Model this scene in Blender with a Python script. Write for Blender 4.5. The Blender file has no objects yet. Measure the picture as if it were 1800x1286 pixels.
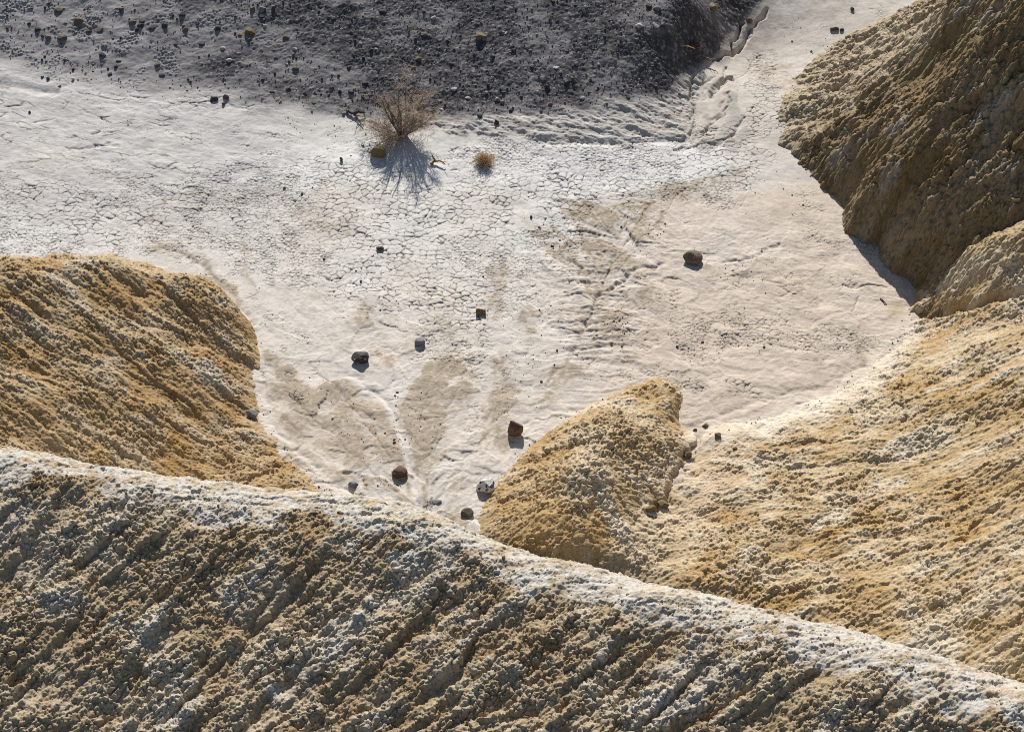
import bpy, math
import numpy as np
C = bpy.context.scene
COL = C.collection
f4 = np.float32
R = math.radians

# ------------------------------------------------------------------ camera, light, exposure
DIST, PITCH, FPX, CX, CY = 44.0, R(42.0), 4000.0, 900.0, 643.0
CAM = np.array([0.0, -DIST*math.cos(PITCH), DIST*math.sin(PITCH)])
FWD = np.array([0.0, math.cos(PITCH), -math.sin(PITCH)])
UPV = np.array([0.0, math.sin(PITCH), math.cos(PITCH)])
cam_d = bpy.data.cameras.new('camera'); cam = bpy.data.objects.new('camera', cam_d); COL.objects.link(cam)
cam.location = CAM; cam.rotation_euler = (math.pi/2 - PITCH, 0, 0)
cam_d.sensor_width = 36.0; cam_d.lens = 80.0; cam_d.clip_start = 1.0; cam_d.clip_end = 5000.0
C.camera = cam
SUN_EL, SUN_AZ = R(34.0), R(-3.0)          # the sun stands behind the scene, towards +Y
w = bpy.data.worlds.new('World'); C.world = w; w.use_nodes = True
nt = w.node_tree; bg = nt.nodes['Background']
sky = nt.nodes.new('ShaderNodeTexSky'); sky.sky_type = 'NISHITA'; sky.sun_disc = False
sky.sun_elevation = SUN_EL; sky.sun_rotation = SUN_AZ
nt.links.new(sky.outputs['Color'], bg.inputs['Color']); bg.inputs['Strength'].default_value = 0.06
sun_d = bpy.data.lights.new('sun', 'SUN'); sun = bpy.data.objects.new('sun', sun_d); COL.objects.link(sun)
sun_d.energy = 4.8; sun_d.angle = R(0.5); sun_d.color = (1.0, 0.965, 0.91)
from mathutils import Vector
SDIR = Vector((math.sin(SUN_AZ)*math.cos(SUN_EL), math.cos(SUN_AZ)*math.cos(SUN_EL), math.sin(SUN_EL)))
sun.rotation_euler = SDIR.to_track_quat('Z', 'Y').to_euler(); sun.location = (0, 30, 30)
C.view_settings.view_transform = 'Standard'; C.view_settings.look = 'None'
C.view_settings.exposure = 0.42; C.view_settings.gamma = 1.0
C.render.engine = 'CYCLES'; C.cycles.use_denoising = False; C.render.filter_size = 1.0; C.cycles.filter_width = 1.0; C.cycles.max_bounces = 4; C.cycles.diffuse_bounces = 3

# ------------------------------------------------------------------ survey helpers
def ray(px, py):
    d = FWD*FPX + np.array([1.0, 0, 0])*(px-CX) - UPV*(py-CY)
    return d/np.linalg.norm(d)
def P(px, py, z=0.0, dx=0.0, dy=0.0, dz=0.0):
    d = ray(px, py); t = (z-CAM[2])/d[2]; p = CAM + d*t
    return (p[0]+dx, p[1]+dy, z+dz)
def project(X, Y, Z):
    x = X; y = Y-f4(CAM[1]); z = Z-f4(CAM[2])
    dep = y*f4(FWD[1]) + z*f4(FWD[2]); up = y*f4(UPV[1]) + z*f4(UPV[2])
    return (CX + FPX*x/dep).astype(f4), (CY - FPX*up/dep).astype(f4)
def tps(pts, smooth=1e-3):
    p = np.array(pts, float); n = len(p)
    d2 = ((p[:, None, :2]-p[None, :, :2])**2).sum(2)
    K = 0.5*d2*np.log(d2+1e-9) + smooth*np.eye(n)
    A = np.zeros((n+3, n+3)); A[:n, :n] = K; A[:n, n] = 1; A[:n, n+1:] = p[:, :2]; A[n:, :n] = A[:n, n:].T
    s = np.linalg.solve(A, np.concatenate([p[:, 2], [0, 0, 0]]))
    def ev(X, Y):
        out = s[n] + s[n+1]*X + s[n+2]*Y
        for i in range(n):
            q = (X-p[i, 0])**2 + (Y-p[i, 1])**2
            out = out + s[i]*0.5*q*np.log(q+1e-9)
        return out
    return ev
def resamp(A, shape):
    ys = np.linspace(0, A.shape[0]-1, shape[0]); xs = np.linspace(0, A.shape[1]-1, shape[1])
    y0 = np.minimum(ys.astype(int), A.shape[0]-2); x0 = np.minimum(xs.astype(int), A.shape[1]-2)
    fy = (ys-y0)[:, None].astype(f4); fx = (xs-x0)[None, :].astype(f4)
    B = A[y0]*(1-fy) + A[y0+1]*fy
    return (B[:, x0]*(1-fx) + B[:, x0+1]*fx).astype(f4)
def sstep(a, b, x):
    t = np.clip((x-a)/(b-a), 0, 1); return (t*t*(3-2*t)).astype(f4)
def hash2(ix, iy, seed):
    h = (ix.astype(np.int64)*374761393 + iy.astype(np.int64)*668265263 + seed*2246822519) & 0xffffffff
    h = ((h ^ (h >> 13))*1274126177) & 0xffffffff
    h = ((h ^ (h >> 16))*2654435761) & 0xffffffff
    return h ^ (h >> 15)
def rnd2(ix, iy, seed):
    return (hash2(ix, iy, seed) & 0xffffff).astype(f4)/f4(0xffffff)
def perlin(X, Y, seed=0):
    x0 = np.floor(X); y0 = np.floor(Y); fx = (X-x0).astype(f4); fy = (Y-y0).astype(f4)
    ux = fx*fx*fx*(fx*(fx*6-15)+10); uy = fy*fy*fy*(fy*(fy*6-15)+10)
    mnx, mny = int(x0.min()), int(y0.min()); nx = int(x0.max())-mnx+2; ny = int(y0.max())-mny+2
    gx, gy = np.meshgrid(np.arange(nx)+mnx, np.arange(ny)+mny)
    ang = rnd2(gx, gy, seed)*f4(2*math.pi); GX = np.cos(ang); GY = np.sin(ang)
    i = (y0-mny).astype(np.int32); j = (x0-mnx).astype(np.int32)
    def g(a, b): return GX[i+b, j+a]*(fx-a) + GY[i+b, j+a]*(fy-b)
    return ((g(0, 0)*(1-ux)+g(1, 0)*ux)*(1-uy) + (g(0, 1)*(1-ux)+g(1, 1)*ux)*uy)*f4(1.5)
def fbm(X, Y, seed=0, octv=4, gain=0.5):
    s = 0; a = 1.0; k = 1.0; n = 0
    for o in range(octv):
        s = s + f4(a)*perlin(X*f4(k), Y*f4(k), seed+o*17); n += a; a *= gain; k *= 2.03
    return s
def worley(X, Y, seed=0, jit=0.9):
    x0 = np.floor(X).astype(np.int32); y0 = np.floor(Y).astype(np.int32)
    mnx, mny = x0.min()-2, y0.min()-2; nx = x0.max()-mnx+3; ny = y0.max()-mny+3
    gx, gy = np.meshgrid(np.arange(nx)+mnx, np.arange(ny)+mny)
    JX = (0.5+jit*(rnd2(gx, gy, seed)-0.5)).astype(f4); JY = (0.5+jit*(rnd2(gx, gy, seed+91)-0.5)).astype(f4)
    ID = rnd2(gx, gy, seed+333)
    F1 = np.full(X.shape, 9, f4); F2 = np.full(X.shape, 9, f4); I = np.zeros(X.shape, f4)
    fx = (X-x0).astype(f4); fy = (Y-y0).astype(f4)
    for b in (-1, 0, 1):
        for a in (-1, 0, 1):
            i = y0-mny+b; j = x0-mnx+a
            d = (JX[i, j]+a-fx)**2 + (JY[i, j]+b-fy)**2
            m = d < F1
            F2 = np.where(m, F1, np.minimum(F2, d)); I = np.where(m, ID[i, j], I); F1 = np.where(m, d, F1)
    return np.sqrt(F1), np.sqrt(F2), I
def seg_dist(U, V, line):
    best = np.full(U.shape, 1e9, f4); par = np.zeros(U.shape, f4); L = len(line)-1
    for k in range(L):
        (x0, y0), (x1, y1) = line[k], line[k+1]
        dx, dy = x1-x0, y1-y0; t = np.clip(((U-x0)*dx+(V-y0)*dy)/(dx*dx+dy*dy+1e-9), 0, 1)
        d = np.hypot(U-x0-t*dx, V-y0-t*dy).astype(f4); m = d < best
        best = np.where(m, d, best); par = np.where(m, (k+t)/L, par).astype(f4)
    return best, par
def splat(U, V, line, wd, soft=None):
    soft = wd if soft is None else soft
    out = np.zeros(U.shape, f4); xs = [p[0] for p in line]; ys = [p[1] for p in line]; m = wd+soft*2.2
    sel = (U > min(xs)-m) & (U < max(xs)+m) & (V > min(ys)-m) & (V < max(ys)+m)
    if sel.any():
        d, t = seg_dist(U[sel], V[sel], line) if len(line) > 1 else (np.hypot(U[sel]-xs[0], V[sel]-ys[0]), 0)
        out[sel] = 1-sstep(wd-soft, wd+soft, d)
    return out
def in_poly(X, Y, poly):
    ins = np.zeros(X.shape, bool); n = len(poly)
    for i in range(n):
        x0, y0 = poly[i][:2]; x1, y1 = poly[(i+1) % n][:2]
        if y0 == y1: continue
        c = ((y0 > Y) != (y1 > Y)) & (X < (x1-x0)*(Y-y0)/(y1-y0)+x0)
        ins ^= c
    return ins
def lic(Z, res, seed, length, noise_scale, fixed=(0, 0)):
    # smears a noise along the fall line of Z, so rills run downhill and gather in the gullies
    gy, gx = np.gradient(Z, res); n = np.hypot(gx, gy)+1e-6; dx = -gx/n+fixed[0]; dy = -gy/n+fixed[1]; n = np.hypot(dx, dy)+1e-6; dx = dx/n; dy = dy/n
    H, W = Z.shape; rng = np.random.default_rng(seed)
    k = max(1, int(round(noise_scale/res)))
    N = resamp(rng.standard_normal((H//k+2, W//k+2)).astype(f4), (H, W))
    jj, ii = np.meshgrid(np.arange(W, dtype=f4), np.arange(H, dtype=f4)); acc = N.copy(); cnt = 1
    steps = int(length/res/2)
    for sg in (1, -1):
        x = jj.copy(); y = ii.copy()
        for s in range(steps):
            a = np.clip(np.rint(y), 0, H-1).astype(np.int32); b = np.clip(np.rint(x), 0, W-1).astype(np.int32)
            x += sg*dx[a, b]; y += sg*dy[a, b]
            a = np.clip(np.rint(y), 0, H-1).astype(np.int32); b = np.clip(np.rint(x), 0, W-1).astype(np.int32)
            acc += N[a, b]
    acc -= acc.mean(); return (acc/(acc.std()+1e-6)).astype(f4)

SURF = []     # survey grids used to set stones down: (x0, y0, step, Z)
def height(X, Y):
    best = np.full(np.shape(X), -9.0)
    for (x0, y0, r, Z) in SURF:
        j = (np.asarray(X)-x0)/r; i = (np.asarray(Y)-y0)/r
        ok = (i >= 0) & (j >= 0) & (i < Z.shape[0]-1) & (j < Z.shape[1]-1)
        ic = np.clip(i, 0, Z.shape[0]-2); jc = np.clip(j, 0, Z.shape[1]-2)
        a = ic.astype(int); b = jc.astype(int); fi = ic-a; fj = jc-b
        z = (Z[a, b]*(1-fi)+Z[a+1, b]*fi)*(1-fj) + (Z[a, b+1]*(1-fi)+Z[a+1, b+1]*fi)*fj
        best = np.where(ok, np.maximum(best, z), best)
    return best
def hit(px, py):
    d = ray(px, py); t = np.arange(26, 68, 0.02); p = CAM[None]+d[None]*t[:, None]
    below = p[:, 2] < height(p[:, 0], p[:, 1]); k = int(np.argmax(below)) if below.any() else len(t)-1
    return p[k], t[k]

# ------------------------------------------------------------------ materials
def new_mat(name):
    m = bpy.data.materials.new(name); m.use_nodes = True; t = m.node_tree
    b = t.nodes['Principled BSDF']; b.inputs['Roughness'].default_value = 0.95
    b.inputs['Specular IOR Level'].default_value = 0.15
    return m, t, b
def soil_mat(name, s1, s2, bump, dist, var=0.16):
    # soil colour per point comes from the mesh attribute 'soil'; grain and fine relief from noise nodes
    m, t, b = new_mat(name); L = t.links.new; N = t.nodes.new
    at = N('ShaderNodeAttribute'); at.attribute_name = 'soil'
    tc = N('ShaderNodeTexCoord')
    n1 = N('ShaderNodeTexNoise'); n1.inputs['Scale'].default_value = s1; n1.inputs['Detail'].default_value = 5
    n2 = N('ShaderNodeTexNoise'); n2.inputs['Scale'].default_value = s2; n2.inputs['Detail'].default_value = 3
    for n in (n1, n2): L(tc.outputs['Object'], n.inputs['Vector'])
    ad = N('ShaderNodeMath'); ad.operation = 'ADD'; L(n1.outputs['Fac'], ad.inputs[0]); L(n2.outputs['Fac'], ad.inputs[1])
    mr = N('ShaderNodeMapRange'); mr.inputs['From Min'].default_value = 0.65; mr.inputs['From Max'].default_value = 1.35
    mr.inputs['To Min'].default_value = 1-var; mr.inputs['To Max'].default_value = 1+var; L(ad.outputs[0], mr.inputs['Value'])
    mx = N('ShaderNodeVectorMath'); mx.operation = 'SCALE'; L(at.outputs['Color'], mx.inputs[0]); L(mr.outputs[0], mx.inputs['Scale'])
    L(mx.outputs[0], b.inputs['Base Color'])
    bp = N('ShaderNodeBump'); bp.inputs['Strength'].default_value = bump; bp.inputs['Distance'].default_value = dist
    L(ad.outputs[0], bp.inputs['Height']); L(bp.outputs[0], b.inputs['Normal'])
    return m

def tag(o, label=None, cat=None, group=None, kind=None):
    if label: o['label'] = label
    if cat: o['category'] = cat
    if group: o['group'] = group
    if kind: o['kind'] = kind
    return o
def raw_mesh(name, V, F, mats=(), smooth=True, attr=None, fmat=None):
    V = np.ascontiguousarray(V, f4); F = np.ascontiguousarray(F, np.int32); k = F.shape[1]
    me = bpy.data.meshes.new(name); me.vertices.add(len(V)); me.vertices.foreach_set('co', V.ravel())
    me.loops.add(F.size); me.loops.foreach_set('vertex_index', F.ravel())
    me.polygons.add(len(F)); me.polygons.foreach_set('loop_start', np.arange(0, F.size, k, dtype=np.int32))
    me.polygons.foreach_set('loop_total', np.full(len(F), k, np.int32))
    me.polygons.foreach_set('use_smooth', np.full(len(F), smooth, bool))
    for m in mats: me.materials.append(m)
    if fmat is not None: me.polygons.foreach_set('material_index', np.ascontiguousarray(fmat, np.int32))
    if attr is not None:
        a = me.attributes.new('soil', 'FLOAT_COLOR', 'POINT')
        rgba = np.ones((len(V), 4), f4); rgba[:, :3] = attr; a.data.foreach_set('color', rgba.ravel())
    me.update(calc_edges=True); return me
def link(name, me, parent=None):
    o = bpy.data.objects.new(name, me); COL.objects.link(o)
    if parent is not None: o.parent = parent
    return o
def grid_object(name, X, Y, Z, soil, keep, mat):
    H, W = X.shape; idx = np.arange(H*W, dtype=np.int32).reshape(H, W)
    F = np.stack([idx[:-1, :-1], idx[:-1, 1:], idx[1:, 1:], idx[1:, :-1]], -1)
    k = keep[:-1, :-1] & keep[1:, 1:] & keep[:-1, 1:] & keep[1:, :-1]; F = F[k]
    used = np.zeros(H*W, bool); used[F.ravel()] = True; new = np.cumsum(used, dtype=np.int32)-1
    V = np.stack([X.ravel(), Y.ravel(), Z.ravel()], -1)[used]
    me = raw_mesh(name, V, new[F], [mat], True, soil.reshape(-1, 3)[used]); return link(name, me)
def lerp3(a, b, t):
    a = np.asarray(a, f4); b = np.asarray(b, f4); return a + (b-a)*t[..., None]
# ------------------------------------------------------------------ the ground: playa floor, wash and gravel slope
def build_ground():
    pts = [P(*q) for q in [(0,440,0),(0,300,.05),(300,300,0),(600,300,0),(900,300,0),(1200,300,0),(500,600,0),(800,600,0),(1200,500,0),
        (1200,650,0),(1500,600,0),(1500,480,0),(700,850,.04),(800,940,.04),(1240,757,0),(0,110,.25),(300,160,.15),(600,215,.09),(900,235,.11),
        (1130,240,.10),(0,0,.75),(300,0,.9),(600,0,1.05),(900,0,1.15),(1130,0,1.2),(300,80,.5),(600,110,.5),(900,120,.58),(1120,120,.6),
        (1178,50,.95),(1222,12,1.0),(1215,115,.2),(1265,66,.2),(1165,120,.5),(1215,150,.08),(1250,130,.05),(1275,170,.03),(1240,100,.13),(1296,30,.22),(1200,178,.06),(1300,200,.02),(1400,0,.25),(1500,0,.3),(1400,150,.04),
        (0,1000,0),(800,1100,0),(1600,1100,0),(1800,800,0),(1900,500,0),(-300,0,.75),(2100,0,.4),(-300,-150,1.4),(900,-150,1.95),(1200,-150,1.8),(1420,-150,.5),(1800,-150,.5)]]
    ev = tps(pts); r = 0.0165
    x = np.arange(-14.6, 14.8, r, dtype=f4); y = np.arange(-6.2, 14.4, r, dtype=f4)
    xc = np.linspace(x[0], x[-1], 300); yc = np.linspace(y[0], y[-1], 220)
    Z = resamp(ev(*np.meshgrid(xc, yc)), (len(y), len(x)))
    X, Y = np.meshgrid(x, y); U, V = project(X, Y, Z)
    wob = fbm(X*1.1, Y*1.1, 3, 3)*14; Uw = U+wob; Vw = V+fbm(X*1.1, Y*1.1, 8, 3)*10
    # where the gravel slope starts (photo survey line), signed distance upslope in survey pixels
    edge = np.interp(U, [-400,0,150,300,450,600,700,900,1050,1130,1170,1215,1235,1265,1310,1360,2200],
                        [30,112,150,165,182,205,212,205,195,182,172,135,112,92,40,-20,-900]).astype(f4)  # right end covers the wash bank: its shade is put in as gravel colour
    up = edge-Vw
    slope = sstep(-14, 26, up)
    lower = np.interp(U, [-400,500,640,760,950,1100,1200,1235,1290,1700], [-900,160,205,222,250,252,240,150,-300,-900]).astype(f4)
    scarp = sstep(-6, 8, lower-V+fbm(X*2.2, Y*2.2, 61, 4)*16)*(1-slope)   # grey crust above the white flat
    # ---- relief
    relief = fbm(X*1.3, Y*1.3, 5, 5)*0.018
    relief += slope*(fbm(X*2.0, Y*2.6, 11, 5, .55)*0.022)
    c, s = math.cos(-0.28), math.sin(-0.28); A = X*c+Y*s; B = -X*s+Y*c
    flake_n = fbm(A*1.1+relief*8, B*4.2, 21, 5, .6)
    flake = sstep(560, 440, U+wob*3)*sstep(95, 150, V)*sstep(460, 340, V)*(1-slope)
    q = flake_n*3.0; st = np.floor(q)+sstep(0.0, 0.22, q-np.floor(q))
    fa, fb, fi = worley((A+fbm(X*1.6, Y*1.6, 27, 3)*.25)/.75, (B+fbm(X*1.6, Y*1.6, 28, 3)*.12)/.22, 25)
    fmask = sstep(-.1, .45, fbm(A*.8, B*1.6, 23, 4)+.1)
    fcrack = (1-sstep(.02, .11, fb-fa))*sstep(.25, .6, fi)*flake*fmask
    relief += flake*(st*0.002+fbm(A*4, B*7, 29, 4)*0.005+(fi-.5)*fmask*.014) - fcrack*.022
    rough = scarp*np.clip(1-(lower-V)/110, 0, 1)
    relief += scarp*(0.022 + fbm(A*1.8, B*3.8, 31, 5, .62)*0.042)
    # ---- mud cracks
    crack_zone = np.clip(splat(Uw, Vw, [(-200,410),(250,390),(620,330),(700,380),(800,430),(860,300),(1280,290)], 62, 40)
        + splat(Uw, Vw, [(450,400),(640,470),(880,470),(800,560)], 75, 45)*.95 + splat(Uw, Vw, [(1010,265),(1290,250),(1350,200),(1340,120)], 26, 14)
        + splat(Uw, Vw, [(1200,590),(1300,585),(1480,600),(1560,610)], 22, 16)*.7 + splat(Uw, Vw, [(1180,680),(1330,690)], 16, 12)*.55
        + splat(Uw, Vw, [(960,430),(990,340),(1010,480)], 30, 22)*.7 + splat(Uw, Vw, [(900,640),(840,720)], 34, 30)*.4+splat(Uw, Vw, [(400,520),(520,640)], 40, 40)*.35
        + splat(Uw, Vw, [(1100,640),(1330,520),(1500,420)], 90, 80)*.3 + .2 + splat(Uw, Vw, [(-100,330),(200,290),(420,250)], 60, 50)*.25, 0, 1)*(1-slope)*(1-scarp*.7)
    wx = X+fbm(X*3, Y*3, 41, 3)*0.05; wy = Y+fbm(X*3, Y*3, 45, 3)*0.05
    big = sstep(-.12, .2, fbm(X*.5, Y*.5, 51, 3) + .55*splat(U, V, [(640,380),(760,330),(800,440),(700,500)], 95, 60) - .35*splat(U, V, [(420,390),(560,370)], 60, 40))
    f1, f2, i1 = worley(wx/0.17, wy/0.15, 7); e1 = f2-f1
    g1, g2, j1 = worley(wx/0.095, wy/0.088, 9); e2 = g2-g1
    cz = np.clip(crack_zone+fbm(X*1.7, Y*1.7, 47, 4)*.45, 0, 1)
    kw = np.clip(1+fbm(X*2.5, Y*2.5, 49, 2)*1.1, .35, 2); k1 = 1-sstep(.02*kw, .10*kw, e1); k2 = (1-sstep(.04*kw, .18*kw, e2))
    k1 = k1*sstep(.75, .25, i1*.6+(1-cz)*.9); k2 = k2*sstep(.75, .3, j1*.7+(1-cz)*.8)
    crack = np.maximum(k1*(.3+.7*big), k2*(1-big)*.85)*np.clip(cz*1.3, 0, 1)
    dome = (1-np.clip(1-e1/.35, 0, 1)**2)*big*.007 + (1-np.clip(1-e2/.4, 0, 1)**2)*(1-big)*.005
    tilt = ((i1-.5)*big*.007+(j1-.5)*(1-big)*.008)
    relief += cz*(dome+tilt) - crack*0.027
    # ---- fans and rills
    def polar(ax, ay):
        th = np.arctan2(U-ax, ay-V); rr = np.hypot(U-ax, V-ay); return th, rr
    th, rr = polar(742, 935); st1 = fbm(th*6+fbm(X*.8, Y*.8, 71, 3)*1.3, np.log(rr+30)*2.6+fbm(X*1.5, Y*1.5, 72, 2)*.5, 73, 5, .6)
    th2, rr2 = polar(1030, 610); st2 = fbm(th2*5+fbm(X*1.2, Y*1.2, 85, 3)*1.4, np.log(rr2+30)*3, 83, 5, .6)
    th3, rr3 = polar(1640, 560); st3 = fbm(X*.9-Y*.3+fbm(X*.9, Y*.9, 91, 3)*.7, Y*1.5+X*.4, 93, 6, .66)
    fan1 = sstep(560, 300, rr)*sstep(440, 520, V); fan2 = splat(U, V, [(1060,420),(1050,520)], 105, 60); fan3 = sstep(760, 500, rr3)*sstep(330, 420, V)*sstep(960, 1080, U)
    relief += fan1*st1*.012 + fan2*st2*.014 + fan3*st3*.013
    u2 = U+fbm(X*2.2, Y*2.2, 15, 3)*7; v2 = V+fbm(X*2.2, Y*2.2, 16, 3)*6; rv = np.clip(.6+fbm(X*3, Y*3, 17, 2), 0, 1)
    rcs = .035; shl = (int(20.6/rcs), int(29.4/rcs))
    pot = (np.where(rr < 520, rr, 520+(rr-520)*.3)+fbm(X*.9, Y*.9, 75, 3)*60)*fan1 + (rr2+fbm(X*1.2, Y*1.2, 76, 3)*45)*fan2 + (-rr3*.6-V*.5+fbm(X*.8, Y*.8, 77, 3)*60)*fan3 - (U*.5-V*.3)*(1-fan1)*(1-fan2)*(1-fan3)*.3
    FL = resamp(lic(resamp(pot.astype(f4), shl), rcs, 79, 1.3, .05), X.shape); FB = resamp(lic(resamp(pot.astype(f4), shl), rcs, 78, 1.8, .16), X.shape)
    relief += (fan1+fan2+fan3*.6)*(np.tanh(FB)*.016+np.tanh(FL)*.010)
    for line, wd, dep in [([(742,905),(728,850),(716,795),(700,745),(688,715),(655,685),(610,655)], 7, .035), ([(440,560),(455,640),(480,745),(530,800),(620,868),(730,912)], 7, .03),
        ([(1165,462),(1120,475),(1085,498),(1060,515),(1043,540),(1028,575)], 4, .06), ([(1270,464),(1320,451),(1372,430)], 3, .04), ([(1000,455),(1030,480),(1052,512)], 4, .03),
        ([(985,512),(1045,535)], 1.6, .03), ([(1065,545),(1110,556)], 1.6, .03), ([(965,575),(1025,590)], 1.6, .03), ([(270,428),(350,462),(410,520),(445,570)], 6, .03),
        ([(545,640),(600,690),(655,765),(725,865),(742,900)], 3, .018), ([(500,690),(575,760),(650,825),(725,890)], 3, .016), ([(825,640),(790,710),(762,800),(746,890)], 3, .018), ([(905,700),(850,770),(795,840),(752,897)], 3, .018), ([(480,800),(560,835),(650,880),(735,912)], 3, .016), ([(770,600),(752,680),(742,780)], 2.5, .012),
        ([(1150,352),(1110,410),(1070,480),(1047,535)], 3, .025), ([(1040,368),(1056,430),(1058,505)], 3, .02), ([(975,398),(1008,455),(1045,525)], 3, .025), ([(1105,372),(1083,440),(1062,505)], 2.5, .02), ([(1000,370),(1035,430),(1052,505)], 2.5, .02), ([(1205,330),(1140,410),(1085,480)], 2.5, .018), ([(1030,575),(1005,625),(960,680)], 3.5, .02), ([(1480,505),(1560,502)], 2, .03), ([(1500,545),(1510,520)], 2, .03), ([(1215,752),(1250,735),(1330,705),(1450,680),(1520,640)], 6, .025),
        ([(1345,20),(1300,85),(1288,98)], 4, .13), ([(1290,97),(1262,98),(1250,103)], 3, .17), ([(1286,92),(1288,70),(1310,42)], 3, .15), ([(1290,138),(1272,140),(1258,152),(1252,168)], 5, .15),
        ([(1272,140),(1272,118)], 3, .06), ([(1245,103),(1262,82)], 3, .05), ([(1225,130),(1214,155),(1222,195),(1232,210)], 4, .03), ([(1275,165),(1268,200),(1235,235),(1190,250)], 5, .04),
        ([(1208,240),(1224,215),(1213,180),(1222,140)], 3, .07), ([(1232,236),(1262,215),(1283,180),(1278,160)], 3, .065), ([(1250,258),(1290,235),(1308,205)], 3, .055), ([(1180,262),(1240,252),(1290,256)], 3, .055), ([(1190,225),(1200,190),(1196,160)], 3, .03), ([(1255,135),(1240,150),(1238,175)], 2.5, .03), ([(1330,100),(1300,140),(1296,180)], 2.5, .02), ([(100,205),(60,215)], 2, .02), ([(160,235),(185,222),(180,208)], 2.5, .04), ([(115,265),(165,258),(210,255)], 2.5, .035)]:
        sp = splat(u2, v2, line, wd*.6, wd)*(.65+.5*rv); relief -= sp*dep
    relief -= splat(Uw, V, [(-100,140),(20,150),(90,162)], 5, 8)*.05; relief -= splat(Uw, V, [(960,250),(1100,252),(1200,246)], 4, 5)*.03
    relief += splat(Uw, Vw, [(970,468),(1005,492),(1030,530)], 14, 14)*.05
    bars = splat(U, V, [(1285,170),(1292,205),(1270,240),(1235,258)], 10, 5) + splat(U, V, [(1312,232),(1285,258)], 9, 5) + splat(U, V, [(1216,150),(1213,175),(1224,202)], 4, 4) + splat(U, V, [(1236,180),(1240,200)], 6, 5)*.7 + splat(U, V, [(1265,105),(1285,80),(1310,50)], 9, 7)*.6 + splat(U, V, [(1235,235),(1195,250)], 6, 5)*.7
    relief += bars*.014
    # gravel bumps
    darkg = slope*np.clip(sstep(250, 760, U+wob*7+ (edge-V)*.8)*.95 + sstep(.0, .5, fbm(X*.9, Y*1.3, 101, 4)+.12)*.5*sstep(250, 500, U+(edge-V)), 0, 1)
    darkg = np.clip(darkg*(1-.5*sstep(.05,.4,fbm(X*.7, Y*.9, 111, 3))), 0, 1)
    h1, _, _ = worley(X/.07, Y/.07, 121); h2, _, _ = worley(X/.15, Y/.15, 123)
    h3, _, i3 = worley(X/.045, Y/.05, 125)
    relief += darkg*(np.clip(1-h3*1.5, 0, 1)*.016*(.3+i3) + np.clip(.4-h2, 0, 1)*.04)
    rub = slope*(1-darkg)*sstep(.12, .4, fbm(X*1.6, Y*1.6, 131, 3)); relief += rub*np.clip(1-h1*1.6, 0, 1)*.03
    Z = Z+relief
    # ---- soil colour
    white = (.55, .525, .485); cool = (.60, .588, .565); warm = (.50, .425, .35); sand = (.33, .272, .205); crust = (.30, .285, .28); gravel = (.078, .073, .075); wash = (.50, .455, .40)
    soil = lerp3(np.broadcast_to(np.asarray(white, f4), X.shape+(3,)), warm, np.clip(sstep(250, 700, V)*.45 + sstep(930, 1250, U+wob*2)*sstep(300, 380, V+(U-1150)*.12)*.75 + fbm(X*.4, Y*.4, 141, 3)*.35, 0, 1))
    soil = lerp3(soil, cool, np.clip(splat(Uw, Vw, [(420,300),(640,280),(900,290),(1300,290)], 40, 30)*.8 + splat(Uw, Vw, [(0,430),(250,400)], 45, 30)*.5, 0, 1))
    soil = lerp3(soil, (.42, .40, .385), flake*.85*np.clip(.8+fbm(A*.9, B*2.2, 151, 4)*.5, 0, 1))
    soil = lerp3(soil, (.56, .53, .50), splat(Uw, Vw, [(-100,95),(60,140),(200,175),(420,200)], 14, 14)*.8)
    soil = lerp3(soil, (.46,.415,.36), np.clip(splat(U, Vw, [(1560,-80),(1460,60),(1360,130),(1340,230)], 75, 45)*.8+splat(Uw, Vw, [(1320,30),(1260,120),(1235,200)], 45, 25)*.9, 0, 1))
    soil = lerp3(soil, (.38, .35, .31), scarp*np.clip(.75+.5*fbm(A*2, B*4, 161, 4), 0, 1))
    soil = lerp3(soil, (.35, .325, .29), np.clip(bars, 0, 1)*.85)
    sd = np.zeros(X.shape, f4); spk = np.clip(.62+fbm(X*9, Y*9, 171, 4, .75)*.6, 0, 1.1)
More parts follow.
